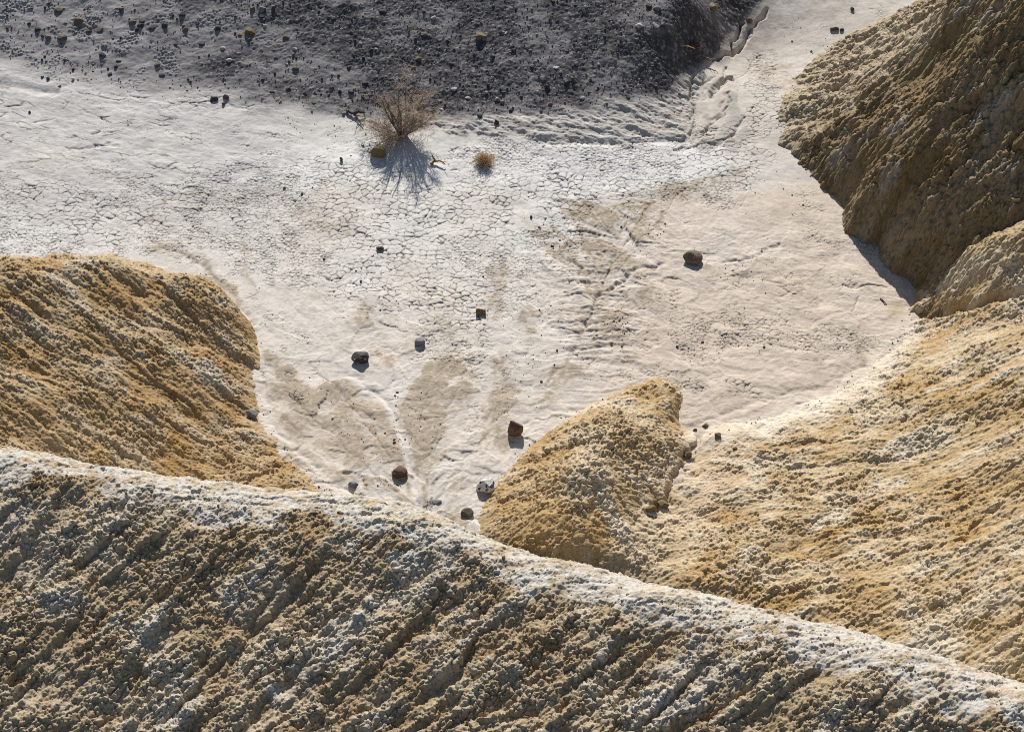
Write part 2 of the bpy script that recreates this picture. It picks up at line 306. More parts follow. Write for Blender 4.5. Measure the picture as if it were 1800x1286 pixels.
    for line, wd, k in [([(780,645),(735,710),(722,790)], 26, 1), ([(770,660),(760,760),(735,815)], 30, .8), ([(600,690),(660,740),(690,800)], 30, .75), ([(470,625),(520,680),(600,720),(660,745)], 14, .8),
        ([(500,690),(560,740),(660,790),(715,830)], 22, .85), ([(500,740),(560,775),(650,800)], 18, .8), ([(510,785),(580,830),(640,850)], 10, .8), ([(805,845),(790,885),(800,910)], 16, .9), ([(640,890),(700,905),(750,915)], 9, .7),
        ([(890,640),(880,700),(870,740)], 17, .75), ([(820,660),(810,700)], 18, .6), ([(875,480),(870,540)], 15, .7), ([(925,550),(930,580)], 9, .7), ([(640,540),(655,600)], 15, .5), ([(770,560),(790,600)], 10, .5),
        ([(885,740),(880,775)], 14, .6), ([(1000,365),(1060,380),(1150,352),(1300,310)], 14, .6), ([(930,395),(985,440),(1040,500)], 12, .7), ([(1060,400),(1075,450),(1060,495)], 26, .8), ([(1020,390),(1045,470)], 16, .7),
        ([(1110,400),(1090,470)], 16, .6), ([(1130,520),(1070,570),(1020,640),(960,690)], 17, .55), ([(1080,560),(1095,600)], 20, .5), ([(270,430),(350,460),(420,540)], 9, .7), ([(430,430),(440,500)], 9, .4),
        ([(540,380),(600,400)], 26, .35), ([(250,395),(330,350),(500,345)], 14, .3), ([(1440,655),(1500,640),(1515,600)], 15, .45), ([(1290,690),(1400,680),(1480,672)], 12, .3), ([(1355,130),(1390,145)], 18, .55), ([(1240,470),(1330,480),(1450,500)], 20, .25),
        ([(480,700),(485,750)], 7, .6), ([(1010,585),(1045,540),(1080,515)], 10, .5), ([(690,640),(660,600)], 10, .4)]:
        sd = np.maximum(sd, splat(U+st1*10+fbm(X*2, Y*2, 181, 3)*10, V+fbm(X*2, Y*2, 183, 3)*10, line, wd, wd*.75)*k)
    for ln, wd, k in [([(545,640),(600,690),(655,765),(725,865)], 4, .6), ([(500,690),(575,760),(650,825),(725,890)], 4, .6), ([(825,640),(790,710),(762,800),(746,890)], 4, .6), ([(905,700),(850,770),(795,840),(752,897)], 4, .5),
        ([(1150,352),(1110,410),(1070,480),(1047,535)], 5, .8), ([(1040,368),(1056,430),(1058,505)], 5, .8), ([(975,398),(1008,455),(1045,525)], 5, .9), ([(1105,372),(1083,440),(1062,505)], 4, .8), ([(1000,370),(1035,430),(1052,505)], 4, .8), ([(1205,330),(1140,410),(1085,480)], 4, .6), ([(1030,575),(1005,625),(960,680)], 5, .6)]:
        sd = np.maximum(sd, splat(u2, v2, ln, wd, wd)*k)
    edge_n = fbm(X*5, Y*5, 187, 5, .65)*.5; crisp = sstep(.15, .8, sd+(FB*.16+FL*.16+edge_n)*(sd > .02)); sd = np.clip((.45*sd+.55*crisp*(.35+.65*sd))*(.72+FL*.16+FB*.12)*(.35+.95*spk)*1.6, 0, .92)
    sd = np.clip(sd + fan1*sstep(.3, 2.2, FB+FL*.8)*.42*spk + fan2*sstep(.2, 2.0, FB+FL*.8)*.6*spk + fan3*sstep(.3, 2.2, FB+FL*.7)*.34*spk, 0, 1)
    sd *= 1-.7*splat(Uw, Vw, [(965,470),(1000,490),(1030,535)], 16, 9)
    sd *= 1-splat(U, V, [(742,905),(728,850),(716,795),(700,745),(688,715),(655,685),(610,655)], 8, 4)*.9
    sd *= 1-splat(U, V, [(440,560),(457,640),(482,745),(530,800),(620,868),(730,912)], 8, 5)*.9
    soil = lerp3(soil, sand, sd*(1-slope))
    mott = fbm(X*2.2+FB*.1, Y*3.2, 411, 5, .7)*.5 + FL*.18 + perlin(X*26, Y*26, 413)*.22
    soil = (soil*(1+np.clip(mott, -1, 1)[..., None]*.15)).astype(f4)
    soil = lerp3(soil, (.42, .355, .25), splat(U, V, [(1574,543)], 15, 5)*.85)
    soil = lerp3(soil, (.64, .57, .47), splat(Uw, Vw, [(1250,760),(1340,740),(1440,702),(1530,650),(1590,570)], 12, 8)*.6)
    # slope crust and gravel
    cr = lerp3(np.broadcast_to(np.asarray(crust, f4), X.shape+(3,)), (.19, .178, .175), np.clip(fbm(A*1.2, B*2.4, 191, 4)*.6+.25+sstep(500, 1000, U)*.2, 0, 1))
    grain = lerp3(np.broadcast_to(np.asarray(gravel, f4)*.8, X.shape+(3,)), (.24, .23, .23), np.clip(i3**5*1.1+fbm(X*5, Y*5, 201, 3)*.15, 0, 1))
    soil = lerp3(soil, cr, slope)
    soil = lerp3(soil, grain, np.clip(np.maximum(darkg, rub*.6*np.clip(1-h1*1.6, 0, 1)), 0, 1))
    soil = lerp3(soil, (.20, .175, .145), np.maximum(crack*.8, fcrack*.7)*(1-slope))  # darkened cracks: shade of the grooves put into the colour, with some dirt
    SURF.append((x[0], y[0], r, Z))
    keep = np.ones(X.shape, bool)
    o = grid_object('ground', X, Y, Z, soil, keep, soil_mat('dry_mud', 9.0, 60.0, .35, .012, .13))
    tag(o, 'pale cracked mud flat with sandy fans rising into a dark gravel slope', 'ground', kind='structure')
    return darkg, slope

# ------------------------------------------------------------------ clay hills
def hill(name, ctrl, poly, r, seed, cfg, colour, label):
    ev = tps(ctrl); pl = np.array([p[:2] for p in poly]); lo = pl.min(0)-.05; hi = pl.max(0)+.05
    x = np.arange(lo[0], hi[0], r, dtype=f4); y = np.arange(lo[1], hi[1], r, dtype=f4); sh = (len(y), len(x))
    nx = max(40, int((hi[0]-lo[0])/.08)); ny = max(40, int((hi[1]-lo[1])/.08))
    Zc = ev(*np.meshgrid(np.linspace(x[0], x[-1], nx), np.linspace(y[0], y[-1], ny))).astype(f4)
    Z = resamp(Zc, sh); X, Y = np.meshgrid(x, y)
    rc = .035; shc = (int((hi[1]-lo[1])/rc), int((hi[0]-lo[0])/rc)); Zl = resamp(Zc, shc)
    Xl = resamp(X[::8, ::8], shc); Yl = resamp(Y[::8, ::8], shc)
    Zl = Zl + fbm(Xl*.8, Yl*.8, seed, 3)*cfg['lump']
    fx = cfg.get('dir', (0, 0)); L1 = lic(Zl, rc, seed+1, cfg['flow1'], cfg['w1'], fx); L2 = lic(Zl, rc, seed+2, cfg['flow2'], cfg['w2'], fx); L3 = lic(Zl, rc, seed+3, cfg['flow1']*.7, cfg['w1']*.45, fx)
    L1 = resamp(L1, sh); L2 = resamp(L2, sh); L3 = resamp(L3, sh)
    G = height(X, Y).astype(f4) if SURF else np.full(X.shape, -9, f4)
    fade = 1.0 if cfg.get('foot', .2) < 0 else .5+.5*sstep(-.02, cfg.get('foot', .2), Z-G+fbm(X*1.5, Y*1.5, seed+41, 3)*.15)
    rf = cfg['rills'](*project(X, Y, Z)) if 'rills' in cfg else 1.0
    Z = Z + fade*(fbm(X*.8, Y*.8, seed, 3)*cfg['lump'] + rf*np.tanh(L1*.9)*cfg['a1'] + np.tanh(L2*.9)*cfg['a2'] + rf*np.tanh(L3*.9)*cfg['a1']*.35 + fbm(X*3, Y*3, seed+5, 4, .6)*cfg['a3'])
    if 'cut' in cfg: Z = cfg['cut'](X, Y, Z)
    gy, gx = np.gradient(Z, r)
    # smoothed normal for knobs that bulge out of the slope
    k = 6; gys = resamp(gy[::k, ::k], sh); gxs = resamp(gx[::k, ::k], sh)
    nn = np.sqrt(gxs**2+gys**2+1); NX, NY, NZ = -gxs/nn, -gys/nn, 1/nn
    a = cfg['ang']; ca, sa = math.cos(a), math.sin(a)
    wx = X+fbm(X*5, Y*5, seed+7, 2)*.035; wy = Y+fbm(X*5, Y*5, seed+9, 2)*.035
    # squeeze map distances on steep ground so that knobs keep their size on the slope itself
    A = (wx*ca+wy*sa); B = (-wx*sa+wy*ca)
    s1 = cfg['knob']; el = cfg['elong']
    p1, p2, id1 = worley(A/(s1*el), B/s1, seed+11); q1, q2, id2 = worley(A/(s1*.5*el), B/(s1*.5), seed+13)
    o1, o2, id3 = worley(A/(s1*2.3*el), B/(s1*2.3), seed+19)
    cap = lambda a, b, w: np.sqrt(1-(1-np.clip((b-a)/w, 0, 1))**2)
    dome1 = cap(p1, p2, .55)*(.25+.9*id1); dome2 = cap(q1, q2, .5)*(.2+.9*id2)
    dome3 = cap(o1, o2, .45)*(.1+1.0*id3)
    kmask = np.clip(cfg['kbase']+fbm(X*.9, Y*.9, seed+15, 3)*.7+L1*.12+L3*.14, cfg['kmin'], 1.25)*fade
    U, V = project(X, Y, Z)
    if 'kextra' in cfg: kmask = kmask*cfg['kextra'](U, V, X, Y)
    n4 = perlin(X*24, Y*24, seed+17)*.35
    D = .010*(dome2-.4)+.006*n4+s1*cfg['kamp']*kmask*(dome1*.62+dome2*.34+dome3*cfg.get('clump', .7)+n4*.3-.7)
    soil = colour(X, Y, Z, U, V, dict(L1=L1, L2=L2, L3=L3, id1=id1, id2=id2, kmask=kmask, dome=dome1, seed=seed))
    keep = in_poly(X, Y, poly) & (Z+D > G-.22)
    SURF.append((x[0], y[0], r, np.where(in_poly(X, Y, poly), Z+D*NZ, -9.0)))
    o = grid_object(name, X+NX*D, Y+NY*D, Z+NZ*D, soil, keep, cfg['mat'])
    return tag(o, label, 'hill', kind='structure')

def clay_colours(c_main, c_pale, c_deep, dust, d0, dl=.3):
    def f(X, Y, Z, U, V, k):
        s = k['seed']; full = np.broadcast_to(np.asarray(c_main, f4), X.shape+(3,))
        c = lerp3(full, c_deep, np.clip(fbm(X*.7, Y*.7, s+31, 4)*.9+.25-k['L2']*.12-k['L3']*.12+(k['id1']-.5)*.25, 0, 1))
        c = lerp3(c, c_pale, np.clip(fbm(X*1.1, Y*1.1, s+33, 4)*.9+.22+k['L1']*.12+k['L3']*.12+(k['id2']-.5)*.5, 0, 1))
        c = lerp3(c, dust, np.clip(sstep(.0, .75, fbm(X*.8, Y*.8, s+35, 5, .6)+d0+k['L1']*dl*.5+k['L3']*dl*.5+k['L2']*dl*.25)*(.5+.5*k['id2']), 0, 1))
        return c
    return f
clay_m = soil_mat('ochre_clay', 14.0, 80.0, .5, .012, .17)
drab_m = soil_mat('drab_clay', 14.0, 80.0, .5, .012, .17)

def build_hills():
    off = lambda pts, dx, dy, dz: [(p[0]+dx, p[1]+dy, p[2]+dz) for p in pts]
    # mound on the left of the flat
    con = [P(*q) for q in [(450,600,0),(447,680,0),(478,770,0),(535,830,0),(600,890,0),(660,950,0)]]
    sil = [P(*q) for q in [(-200,440,2.7),(0,454,2.0),(100,452,1.75),(200,457,1.45),(300,474,1.05),(370,502,.72),(420,556,.36)]]
    ctrl = con+off(con, .6, 0, -.45)+sil+off(sil, .12, .8, -1.0)+off(sil, .2, 1.6, -2.2)+[P(*q) for q in [(-200,650,2.75),(0,550,2.12),(0,650,1.98),(0,750,1.8),(0,850,1.65),(150,550,1.62),(150,650,1.42),(150,750,1.25),(150,850,1.05),
        (300,550,1.02),(300,650,.88),(300,750,.68),(300,850,.48),(390,600,.52),(400,680,.38),(400,750,.33),(450,820,.22),(400,880,.3),(0,1000,1.4),(300,1000,.3),(500,1000,.0),(-200,900,2.2),(430,640,.16)]]
    poly = [P(-260,430,2.7), *off(sil[1:], .25, 1.4, 0), P(520,640), P(540,740), P(610,810), P(700,900), P(720,1000), P(500,1120), P(0,1150,1), P(-320,1000,2)]
    cfg = dict(lump=.10, flow1=2.2, w1=.2, a1=.042, dir=(.35,-.45), flow2=.6, w2=.045, a2=.016, a3=.02, ang=R(-44), knob=.066, elong=1.6, kamp=.82, kbase=.82, kmin=.4, clump=.5, mat=clay_m)
    hill('hill', ctrl, poly, .0145, 500, cfg, clay_colours((.37,.255,.13), (.44,.345,.225), (.33,.20,.075), (.48,.42,.335), -.55), 'rounded ochre clay mound with rills running down to the cracked flat')
    # steep hill in shade at the upper right
    con = [P(*q) for q in [(1372,252,0),(1430,315,0),(1480,370,0),(1540,432,0),(1596,490,0),(1620,545,0)]]
    con2 = [P(*q) for q in [(1366,205,.02),(1385,160,.04),(1432,112,.08),(1500,62,.15),(1580,18,.22),(1660,-40,.3)]]
    ctrl = con+off(con, -.5, -.25, -.5)+con2+off(con2, -.45, .25, -.35)+[P(*q) for q in [(1450,200,.45),(1500,130,.65),(1580,80,1.3),(1650,30,2.2),(1500,250,.98),(1530,330,.98),(1600,400,.9),(1600,300,1.62),(1600,200,2.1),(1650,120,2.6),
        (1700,535,.5),(1700,480,.9),(1700,430,1.25),(1700,390,1.55),(1700,300,2.14),(1700,200,2.8),(1700,100,3.4),(1700,-20,3.9),(1800,520,1.0),(1800,450,1.5),(1800,400,1.9),(1800,370,2.15),(1800,300,2.59),(1800,200,3.27),(1800,100,3.95),(1800,0,4.6),(1850,-120,5.2),
        (1960,500,1.9),(1960,430,2.4),(1960,385,2.75),(1960,300,3.38),(1960,100,4.72),(1960,-50,5.6),(1625,550,.06),(1960,620,1.5),(1800,620,.6),(1650,600,-.1)]]
    sbase = clay_colours((.215,.152,.08), (.28,.215,.135), (.18,.12,.052), (.34,.30,.24), -.5)  # darkened clay: the hill's shade is put into its colour
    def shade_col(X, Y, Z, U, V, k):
        return lerp3(sbase(X, Y, Z, U, V, k), (.46,.385,.275), np.clip(splat(U+fbm(X*2, Y*2, 611, 4)*50, V, [(1385,200),(1440,140),(1520,80),(1590,30)], 60, 45)*.75, 0, 1))  # paler upper left: the sunlight on it is put into the colour
    poly = [*off(con[:1], -.5, 0, 0), *off(con2, -.6, .3, 0), P(1700,-160,1.5), P(2060,-140,4.5), P(2100,300,3.5), P(2080,620,1), P(1800,660,.3), P(1620,580,0), *off(con[::-1], -.5, -.3, 0)]
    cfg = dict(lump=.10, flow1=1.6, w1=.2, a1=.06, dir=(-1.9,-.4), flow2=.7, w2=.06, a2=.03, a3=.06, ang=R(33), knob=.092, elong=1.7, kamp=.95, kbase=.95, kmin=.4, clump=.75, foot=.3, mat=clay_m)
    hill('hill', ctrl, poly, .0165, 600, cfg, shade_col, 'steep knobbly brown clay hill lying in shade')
    # sunlit hillside with its spur
    con = [P(*q) for q in [(1240,757,0),(1340,737,0),(1440,702,0),(1540,640,0),(1596,560,0),(1612,512,0)]]
    brow = [P(*q) for q in [(1660,474,.55),(1700,446,1.22),(1750,418,1.72),(1800,394,2.12),(1960,330,3.1)]]
    spl = [P(*q) for q in [(1085,692,0),(1000,735,0),(925,790,0),(872,850,0),(846,900,0),(840,945,0)]]
    top = [P(*q) for q in [(1125,676,.12),(1165,668,.11),(1200,690,.03),(1222,722,.0)]]
    ctrl = brow+off(brow, -.1, .6, -.55)+con+off(con, -.35, .45, -.3)+spl+off(spl, -.4, .25, -.4)+top+off(top, .05, .4, -.35)+[P(*q) for q in [(1650,548,.3),(1710,530,.95),(1800,512,1.55),(1960,480,2.2),
        (1800,600,1.7),(1800,750,1.95),(1800,900,2.1),(1960,700,2.9),(1960,950,3.1),(1650,650,.8),(1650,800,1.0),(1500,800,.55),(1500,950,.75),(1350,850,.28),(1285,800,.12),(1255,785,.07),(1330,770,.12),(1250,728,-.12),(1300,950,.3),(1200,1000,.25),(1600,1000,1.15),(1700,1100,1.6),(1500,1080,.85),
        (1800,1150,2.1),(1960,1200,2.9),(1000,1060,-.25),(1300,1130,.1),(1600,1230,.9),(1800,1300,1.6),(880,1010,-.15),(2100,1350,2.8),
        (1105,705,.36),(1150,700,.27),(1190,720,.12),(1065,765,.72),(1020,830,.9),(985,900,.84),(965,960,.6),(1160,740,.33),(1190,780,.22),(1212,800,.06),(1216,770,.05),(1150,900,.2),(1100,960,.26),(1180,850,.17),(1215,850,.13),(1060,880,.55),(1110,820,.45),(920,880,.42),(960,800,.42)]]
    poly = [*off(spl[::-1], -.4, .25, 0), P(1075,660), P(1140,640), P(1232,690), P(1256,730), P(1340,705), P(1440,675), P(1520,620), P(1570,550), P(1590,500), P(1640,455,.3), *off(brow, -.1, .5, 0), P(2100,280,3.2), P(2140,1350,3), P(1700,1400,1), P(1000,1250,-.2), P(800,1020,-.1)]
    def cut(X, Y, Z):
        U, V = project(X, Y, Z); U = U+fbm(X*2.5, Y*2.5, 731, 3)*14
        for ln, wd, dp in [([(1232,752),(1216,782),(1212,805),(1178,862),(1150,900)], 5, .14), ([(1612,552),(1660,547),(1720,530),(1800,510)], 7, .16), ([(1800,850),(1735,905),(1690,950)], 4, .08), ([(1290,712),(1390,718)], 3, .03)]:
            Z = Z-splat(U, V, ln, wd, wd)*dp
        return Z
    cfg = dict(lump=.08, flow1=2.4, w1=.18, a1=.022, dir=(-.4,-.4), flow2=.6, w2=.05, a2=.012, a3=.02, cut=cut, ang=R(32), knob=.075, elong=1.35, kamp=.8, kbase=.78, kmin=.35, mat=clay_m,
        kextra=lambda U, V, X, Y: (1+.45*splat(U, V, [(1110,720),(1020,840),(960,920)], 80, 40))-.6*splat(U, V, [(1235,775),(1195,860),(1140,920)], 26, 22)-.35*splat(U, V, [(1250,790),(1420,740)], 40, 40))
    base = clay_colours((.42,.31,.175), (.52,.43,.30), (.38,.245,.10), (.55,.485,.38), -.32)
    def col(X, Y, Z, U, V, k):
        c = base(X, Y, Z, U, V, k); n = fbm(X*2, Y*2, 707, 4)
        c = lerp3(c, (.60,.53,.43), np.clip(splat(U, V, [(1240,765),(1340,745),(1440,710),(1540,650),(1600,575)], 26, 26)*.9+n*.4*splat(U, V, [(1240,765),(1440,730)], 60, 50), 0, 1))
        c = lerp3(c, (.54,.43,.30), splat(U+n*40, V, [(1260,810),(1215,890),(1120,980)], 45, 40)*.6)
        return lerp3(c, (.36,.235,.10), splat(U+n*30, V, [(960,830),(920,890),(930,960)], 60, 50)*.5)  # left face of the spur: its grazing shade is put into the colour
    hill('hill', ctrl, poly, .0155, 700, cfg, col, 'sunlit golden clay hillside with a small spur reaching into the flat')
    # the near ridge
    cr = [(-260,780,2.4),(0,812,2.25),(150,842,2.2),(300,863,2.2),(450,881,2.22),(600,895,2.25),(760,930,2.33),(850,977,2.35),(1000,1020,2.48),(1200,1068,2.7),(1400,1116,2.98),(1600,1172,3.3),(1800,1234,3.65),(2060,1310,4.15)]
    crest = [P(*q) for q in cr]
    ctrl = crest+off(crest, .1, .5, -.22)+off(crest, .2, 1.3, -1.1)+off(crest, .3, 2.6, -2.6)+off(crest, -.15, -.5, -.06)+off(crest, -.4, -1.3, -.22)+off(crest, -.8, -2.8, -.55)+off(crest, -1.3, -4.6, -.97)+off(crest, -1.8, -6.6, -1.5)
    poly = [P(-330,760,2.4), *off(crest, .2, 1.9, 0), P(2100,1700,2), P(900,1700,0), P(-350,1600,0)]
    cy = lambda U: np.interp(U, [c[0] for c in cr], [c[1] for c in cr]).astype(f4)
    rills = lambda U, V: .08+.92*sstep(25, 110, V-cy(U))
    def band(U, V, X, Y):
        n = fbm(X*1.2, Y*1.2, 811, 4)*45; wd = np.interp(U, [0,300,600,800,1100,1400,1800], [20,27,34,42,34,36,46]).astype(f4)
        return sstep(1.3, .6, (V-cy(U)+n*1.1)/wd)*(.75+.25*sstep(-.4, .3, fbm(X*3, Y*3, 813, 4)))
    cfg = dict(rills=rills, lump=.09, flow1=3.6, w1=.2, a1=.08, dir=(-1.3,-.9), flow2=.9, w2=.07, a2=.02, a3=.03, ang=R(40), knob=.078, elong=1.3, kamp=1.0, kbase=.95, kmin=.5, clump=.7, foot=-1, mat=drab_m,
        kextra=lambda U, V, X, Y: 1-.6*band(U, V, X, Y))
    basec = clay_colours((.365,.283,.178), (.45,.38,.275), (.30,.21,.115), (.49,.445,.37), -.5, .6)
    def colr(X, Y, Z, U, V, k):
        c = basec(X, Y, Z, U, V, k); b = band(U, V, X, Y); n = fbm(X*2, Y*2, 821, 4)
        c = lerp3(c, (.46,.43,.38), np.clip(b*(.85+n*.9-(k['id1']-.5)*1.1), 0, 1))
        st = splat(U+n*25, V, [(780,985),(640,1090),(500,1210)], 22, 18)+splat(U+n*25, V, [(0,900),(60,960)], 60, 40)*.5+splat(U+n*30, V, [(1250,1150),(1180,1230)], 30, 22)*.7
        return lerp3(c, (.47,.445,.39), np.clip(st*.7*(.7+n), 0, 1))
    hill('hill', ctrl, poly, .0135, 800, cfg, colr, 'near ridge of knobbly drab clay with a white dusted crest')
DARK, SLOPE = build_ground()
build_hills()
me = raw_mesh('desert_plain', [(-900,-900,-3.2),(900,-900,-3.2),(900,900,-3.2),(-900,900,-3.2)], [[0,1,2,3]], [soil_mat('plain_soil', .3, 3.0, .2, .05)], False, np.full((4,3), .42, f4)*np.array([1.05,.95,.82], f4))
tag(link('desert_plain', me), 'flat sandy desert plain reaching to the horizon beyond the hills', 'plain', kind='structure')
# ------------------------------------------------------------------ stones
def icosphere(sub):
    t = (1+5**.5)/2
    V = [(-1,t,0),(1,t,0),(-1,-t,0),(1,-t,0),(0,-1,t),(0,1,t),(0,-1,-t),(0,1,-t),(t,0,-1),(t,0,1),(-t,0,-1),(-t,0,1)]
    F = [(0,11,5),(0,5,1),(0,1,7),(0,7,10),(0,10,11),(1,5,9),(5,11,4),(11,10,2),(10,7,6),(7,1,8),(3,9,4),(3,4,2),(3,2,6),(3,6,8),(3,8,9),(4,9,5),(2,4,11),(6,2,10),(8,6,7),(9,8,1)]
    V = [np.array(v)/np.linalg.norm(v) for v in V]
    for _ in range(sub):
        cache = {}; NF = []
        def mid(a, b):
            k = (min(a, b), max(a, b))
            if k not in cache:
                m = V[a]+V[b]; V.append(m/np.linalg.norm(m)); cache[k] = len(V)-1
            return cache[k]
        for a, b, c in F:
            x, y, z = mid(a, b), mid(b, c), mid(c, a); NF += [(a,x,z),(b,y,x),(c,z,y),(x,y,z)]
        F = NF
    return np.array(V), np.array(F, np.int32)
ICO = {k: icosphere(k) for k in (1, 2, 3, 4)}
def rock_shape(sub, seed, cuts=14, block=0.0, rough=.05):
    # a sphere cut by random planes into a worn, faceted stone
    rng = np.random.default_rng(seed); D, F = ICO[sub]
    N = rng.standard_normal((cuts, 3)); N /= np.linalg.norm(N, axis=1)[:, None]; h = rng.uniform(.55, .95, cuts)
    if block > 0:
        A = np.array([(1,0,0),(-1,0,0),(0,1,0),(0,-1,0),(0,0,1),(0,0,-1)], float)+rng.standard_normal((6, 3))*.22
        A /= np.linalg.norm(A, axis=1)[:, None]; N = np.concatenate([N, A]); h = np.concatenate([h, np.full(6, 1-.42*block)])
    dp = D@N.T; r = np.where(dp > .05, h[None]/np.maximum(dp, .05), 9.0)
    rr = -np.log(np.exp(-26*r).sum(1)+np.exp(-26*1.05))/26
    ph = rng.uniform(0, 6, (8, 3)); kk = rng.standard_normal((8, 3))*3.2
    n = sum(np.sin(D@kk[i]+ph[i, 0])/(1+i*.3) for i in range(8))/4
    k2 = rng.standard_normal((8, 3))*9; n2 = sum(np.sin(D@k2[i]+ph[i, 1]) for i in range(8))/8
    V = D*(rr*(1+rough*n+rough*.6*n2))[:, None]
    V -= (V.max(0)+V.min(0))/2; V /= (V.max(0)-V.min(0))[None]/2
    return V, F
def rock_mat(name, c1, c2, c3=None, scale=6.0, patch=3.0, thr=.55):
    m, t, b = new_mat(name); L = t.links.new; N = t.nodes.new; tc = N('ShaderNodeTexCoord')
    b.inputs['Roughness'].default_value = .8; b.inputs['Specular IOR Level'].default_value = .3
    n1 = N('ShaderNodeTexNoise'); n1.inputs['Scale'].default_value = scale; n1.inputs['Detail'].default_value = 6
    n2 = N('ShaderNodeTexNoise'); n2.inputs['Scale'].default_value = patch; n2.inputs['Detail'].default_value = 4
    for n in (n1, n2): L(tc.outputs['Object'], n.inputs['Vector'])
    r = N('ShaderNodeValToRGB'); r.color_ramp.elements[0].position = .35; r.color_ramp.elements[1].position = .68
    r.color_ramp.elements[0].color = (*c1, 1); r.color_ramp.elements[1].color = (*c2, 1); L(n1.outputs['Fac'], r.inputs[0])
    out = r.outputs[0]
    if c3:
        mr = N('ShaderNodeMapRange'); mr.inputs['From Min'].default_value = thr; mr.inputs['From Max'].default_value = thr+.06; L(n2.outputs['Fac'], mr.inputs['Value'])
        mx = N('ShaderNodeMix'); mx.data_type = 'RGBA'; L(mr.outputs[0], mx.inputs['Factor']); L(out, mx.inputs['A']); mx.inputs['B'].default_value = (*c3, 1); out = mx.outputs['Result']
    L(out, b.inputs['Base Color'])
    bp = N('ShaderNodeBump'); bp.inputs['Strength'].default_value = .6; bp.inputs['Distance'].default_value = .02; L(n1.outputs['Fac'], bp.inputs['Height']); L(bp.outputs[0], b.inputs['Normal'])
    return m
RM = dict(
    brown=rock_mat('brown_rock', (.11,.082,.056), (.22,.17,.118)), ochre=rock_mat('ochre_rock', (.12,.085,.035), (.22,.16,.075)), rust=rock_mat('rust_rock', (.10,.06,.045), (.19,.115,.085)),
    dark=rock_mat('dark_rock', (.035,.034,.036), (.085,.082,.082)), slate=rock_mat('slate_rock', (.10,.105,.115), (.26,.265,.28), scale=9), pale=rock_mat('pale_rock', (.30,.29,.28), (.48,.47,.45)),
    black=rock_mat('black_crusted_rock', (.025,.024,.024), (.07,.065,.06), (.30,.29,.27), patch=2.2, thr=.6), pied=rock_mat('pied_rock', (.60,.59,.56), (.72,.71,.69), (.035,.035,.037), patch=2.0, thr=.53),
    orange=rock_mat('orange_rock', (.17,.085,.03), (.27,.14,.055)), rustspot=rock_mat('spotted_rust_rock', (.075,.04,.032), (.14,.08,.06), (.34,.26,.21), patch=2.3, thr=.63),
    crumb=rock_mat('clay_crumb', (.25,.19,.115), (.38,.31,.205)),
    drab=rock_mat('drab_rock', (.075,.065,.047), (.15,.13,.095)))
rockmesh = {}
def stone(px, py, w, h, mat, label, seed, name='stone', cat='stone', group=None, depth=.8, block=0.0, sub=3, sink=.22, cuts=14, roll=0.0, mesh_key=None):
    # px,py: middle of the visible body in the survey; w,h: its width and visible height there
    p, t = hit(px, py+h*.42); sc = t/FPX*1.0; W = w*sc
    H = max(.3*W, h*sc*1.05)
    D = depth*W
    key = mesh_key or (name, seed, mat)
    if key not in rockmesh:
        V, F = rock_shape(sub, seed, cuts, block); rockmesh[key] = raw_mesh(name, V, F, [RM[mat]], True)
    o = link(name, rockmesh[key]); o.scale = (W/2, D/2, H/2); o.rotation_euler = (0, roll, 0)
    o.location = (p[0], p[1]+D*.42, p[2]+H*(.5-sink))
    return tag(o, label, cat, group)

BIG = 'boulders lying on the mud flat'
S = stone
S(665,268,29,22,'ochre','yellowish brown rounded boulder with a dark top below the large dry shrub',1,'boulder','boulder',BIG,depth=.8,block=.4,sub=4)
S(845,549,18,15,'ochre','small square yellowish block alone in the middle of the flat',2,'boulder','boulder',BIG,block=.8,depth=.7)
S(633,631,31,22,'black','black topped boulder with brown base and pale crust at the fan edge',3,'boulder','boulder',BIG,sub=4,depth=.75,cuts=18)
S(738,603,19,14,'slate','small grey slate boulder between the black topped boulder and the square block',4,'boulder','boulder',BIG,cuts=9)
S(1218,457,35,22,'brown','large brown boulder alone on the beige fan to the right',5,'boulder','boulder',BIG,sub=4,depth=.8,cuts=10)
S(906,754,28,34,'rust','tall reddish brown boulder against the left foot of the clay spur',6,'boulder','boulder',BIG,sub=4,depth=.7)
S(702,832,29,20,'rustspot','dark red boulder with pale spots beside the sandy channel',7,'boulder','boulder',BIG,sub=4,depth=.75,cuts=10)
S(854,856,36,28,'pied','white and black crusted boulder at the lower foot of the spur',8,'boulder','boulder',BIG,sub=4,depth=.8,cuts=22,roll=-.3)
S(821,904,23,16,'brown','brown wedge shaped stone just above the near white crest',9,'stone','stone',cuts=8)
S(621,853,19,10,'slate','flat grey stone on the pale sand just behind the near ridge',10,'stone','stone',cuts=9)
S(443,729,22,17,'slate','blue grey stone at the foot of the left clay mound',11,'boulder','boulder',BIG,cuts=10)
S(668,438,14,9,'dark','small black stone alone on the large mud polygons',12,'stone','stone')
S(768,884,17,6,'slate','thin flat grey stone beside the twig at the tip of the fan',13,'stone','stone')
S(376,176,15,9,'dark','dark wedge shaped stone on the pale bank under the gravel slope',14,'stone','stone',cuts=8)
S(397,171,12,10,'drab','small drab stone touching the gravel edge beside the dark wedge shaped stone',15,'stone','stone')
S(393,183,7,6,'drab','tiny drab stone in front of two larger stones on the pale bank',16,'stone','stone')
S(1240,749,12,7,'drab','small grey brown stone in the gully mouth beside the spur',17,'stone','stone')
S(1222,756,8,6,'drab','tiny dark stone at the right foot of the spur',171,'stone','stone')
S(1262,766,12,8,'ochre','small ochre stone on the pale strip at the gully mouth',18,'stone','stone')
S(1292,789,9,6,'ochre','tiny ochre stone on the sunlit hillside just above the gully mouth',19,'stone','stone')
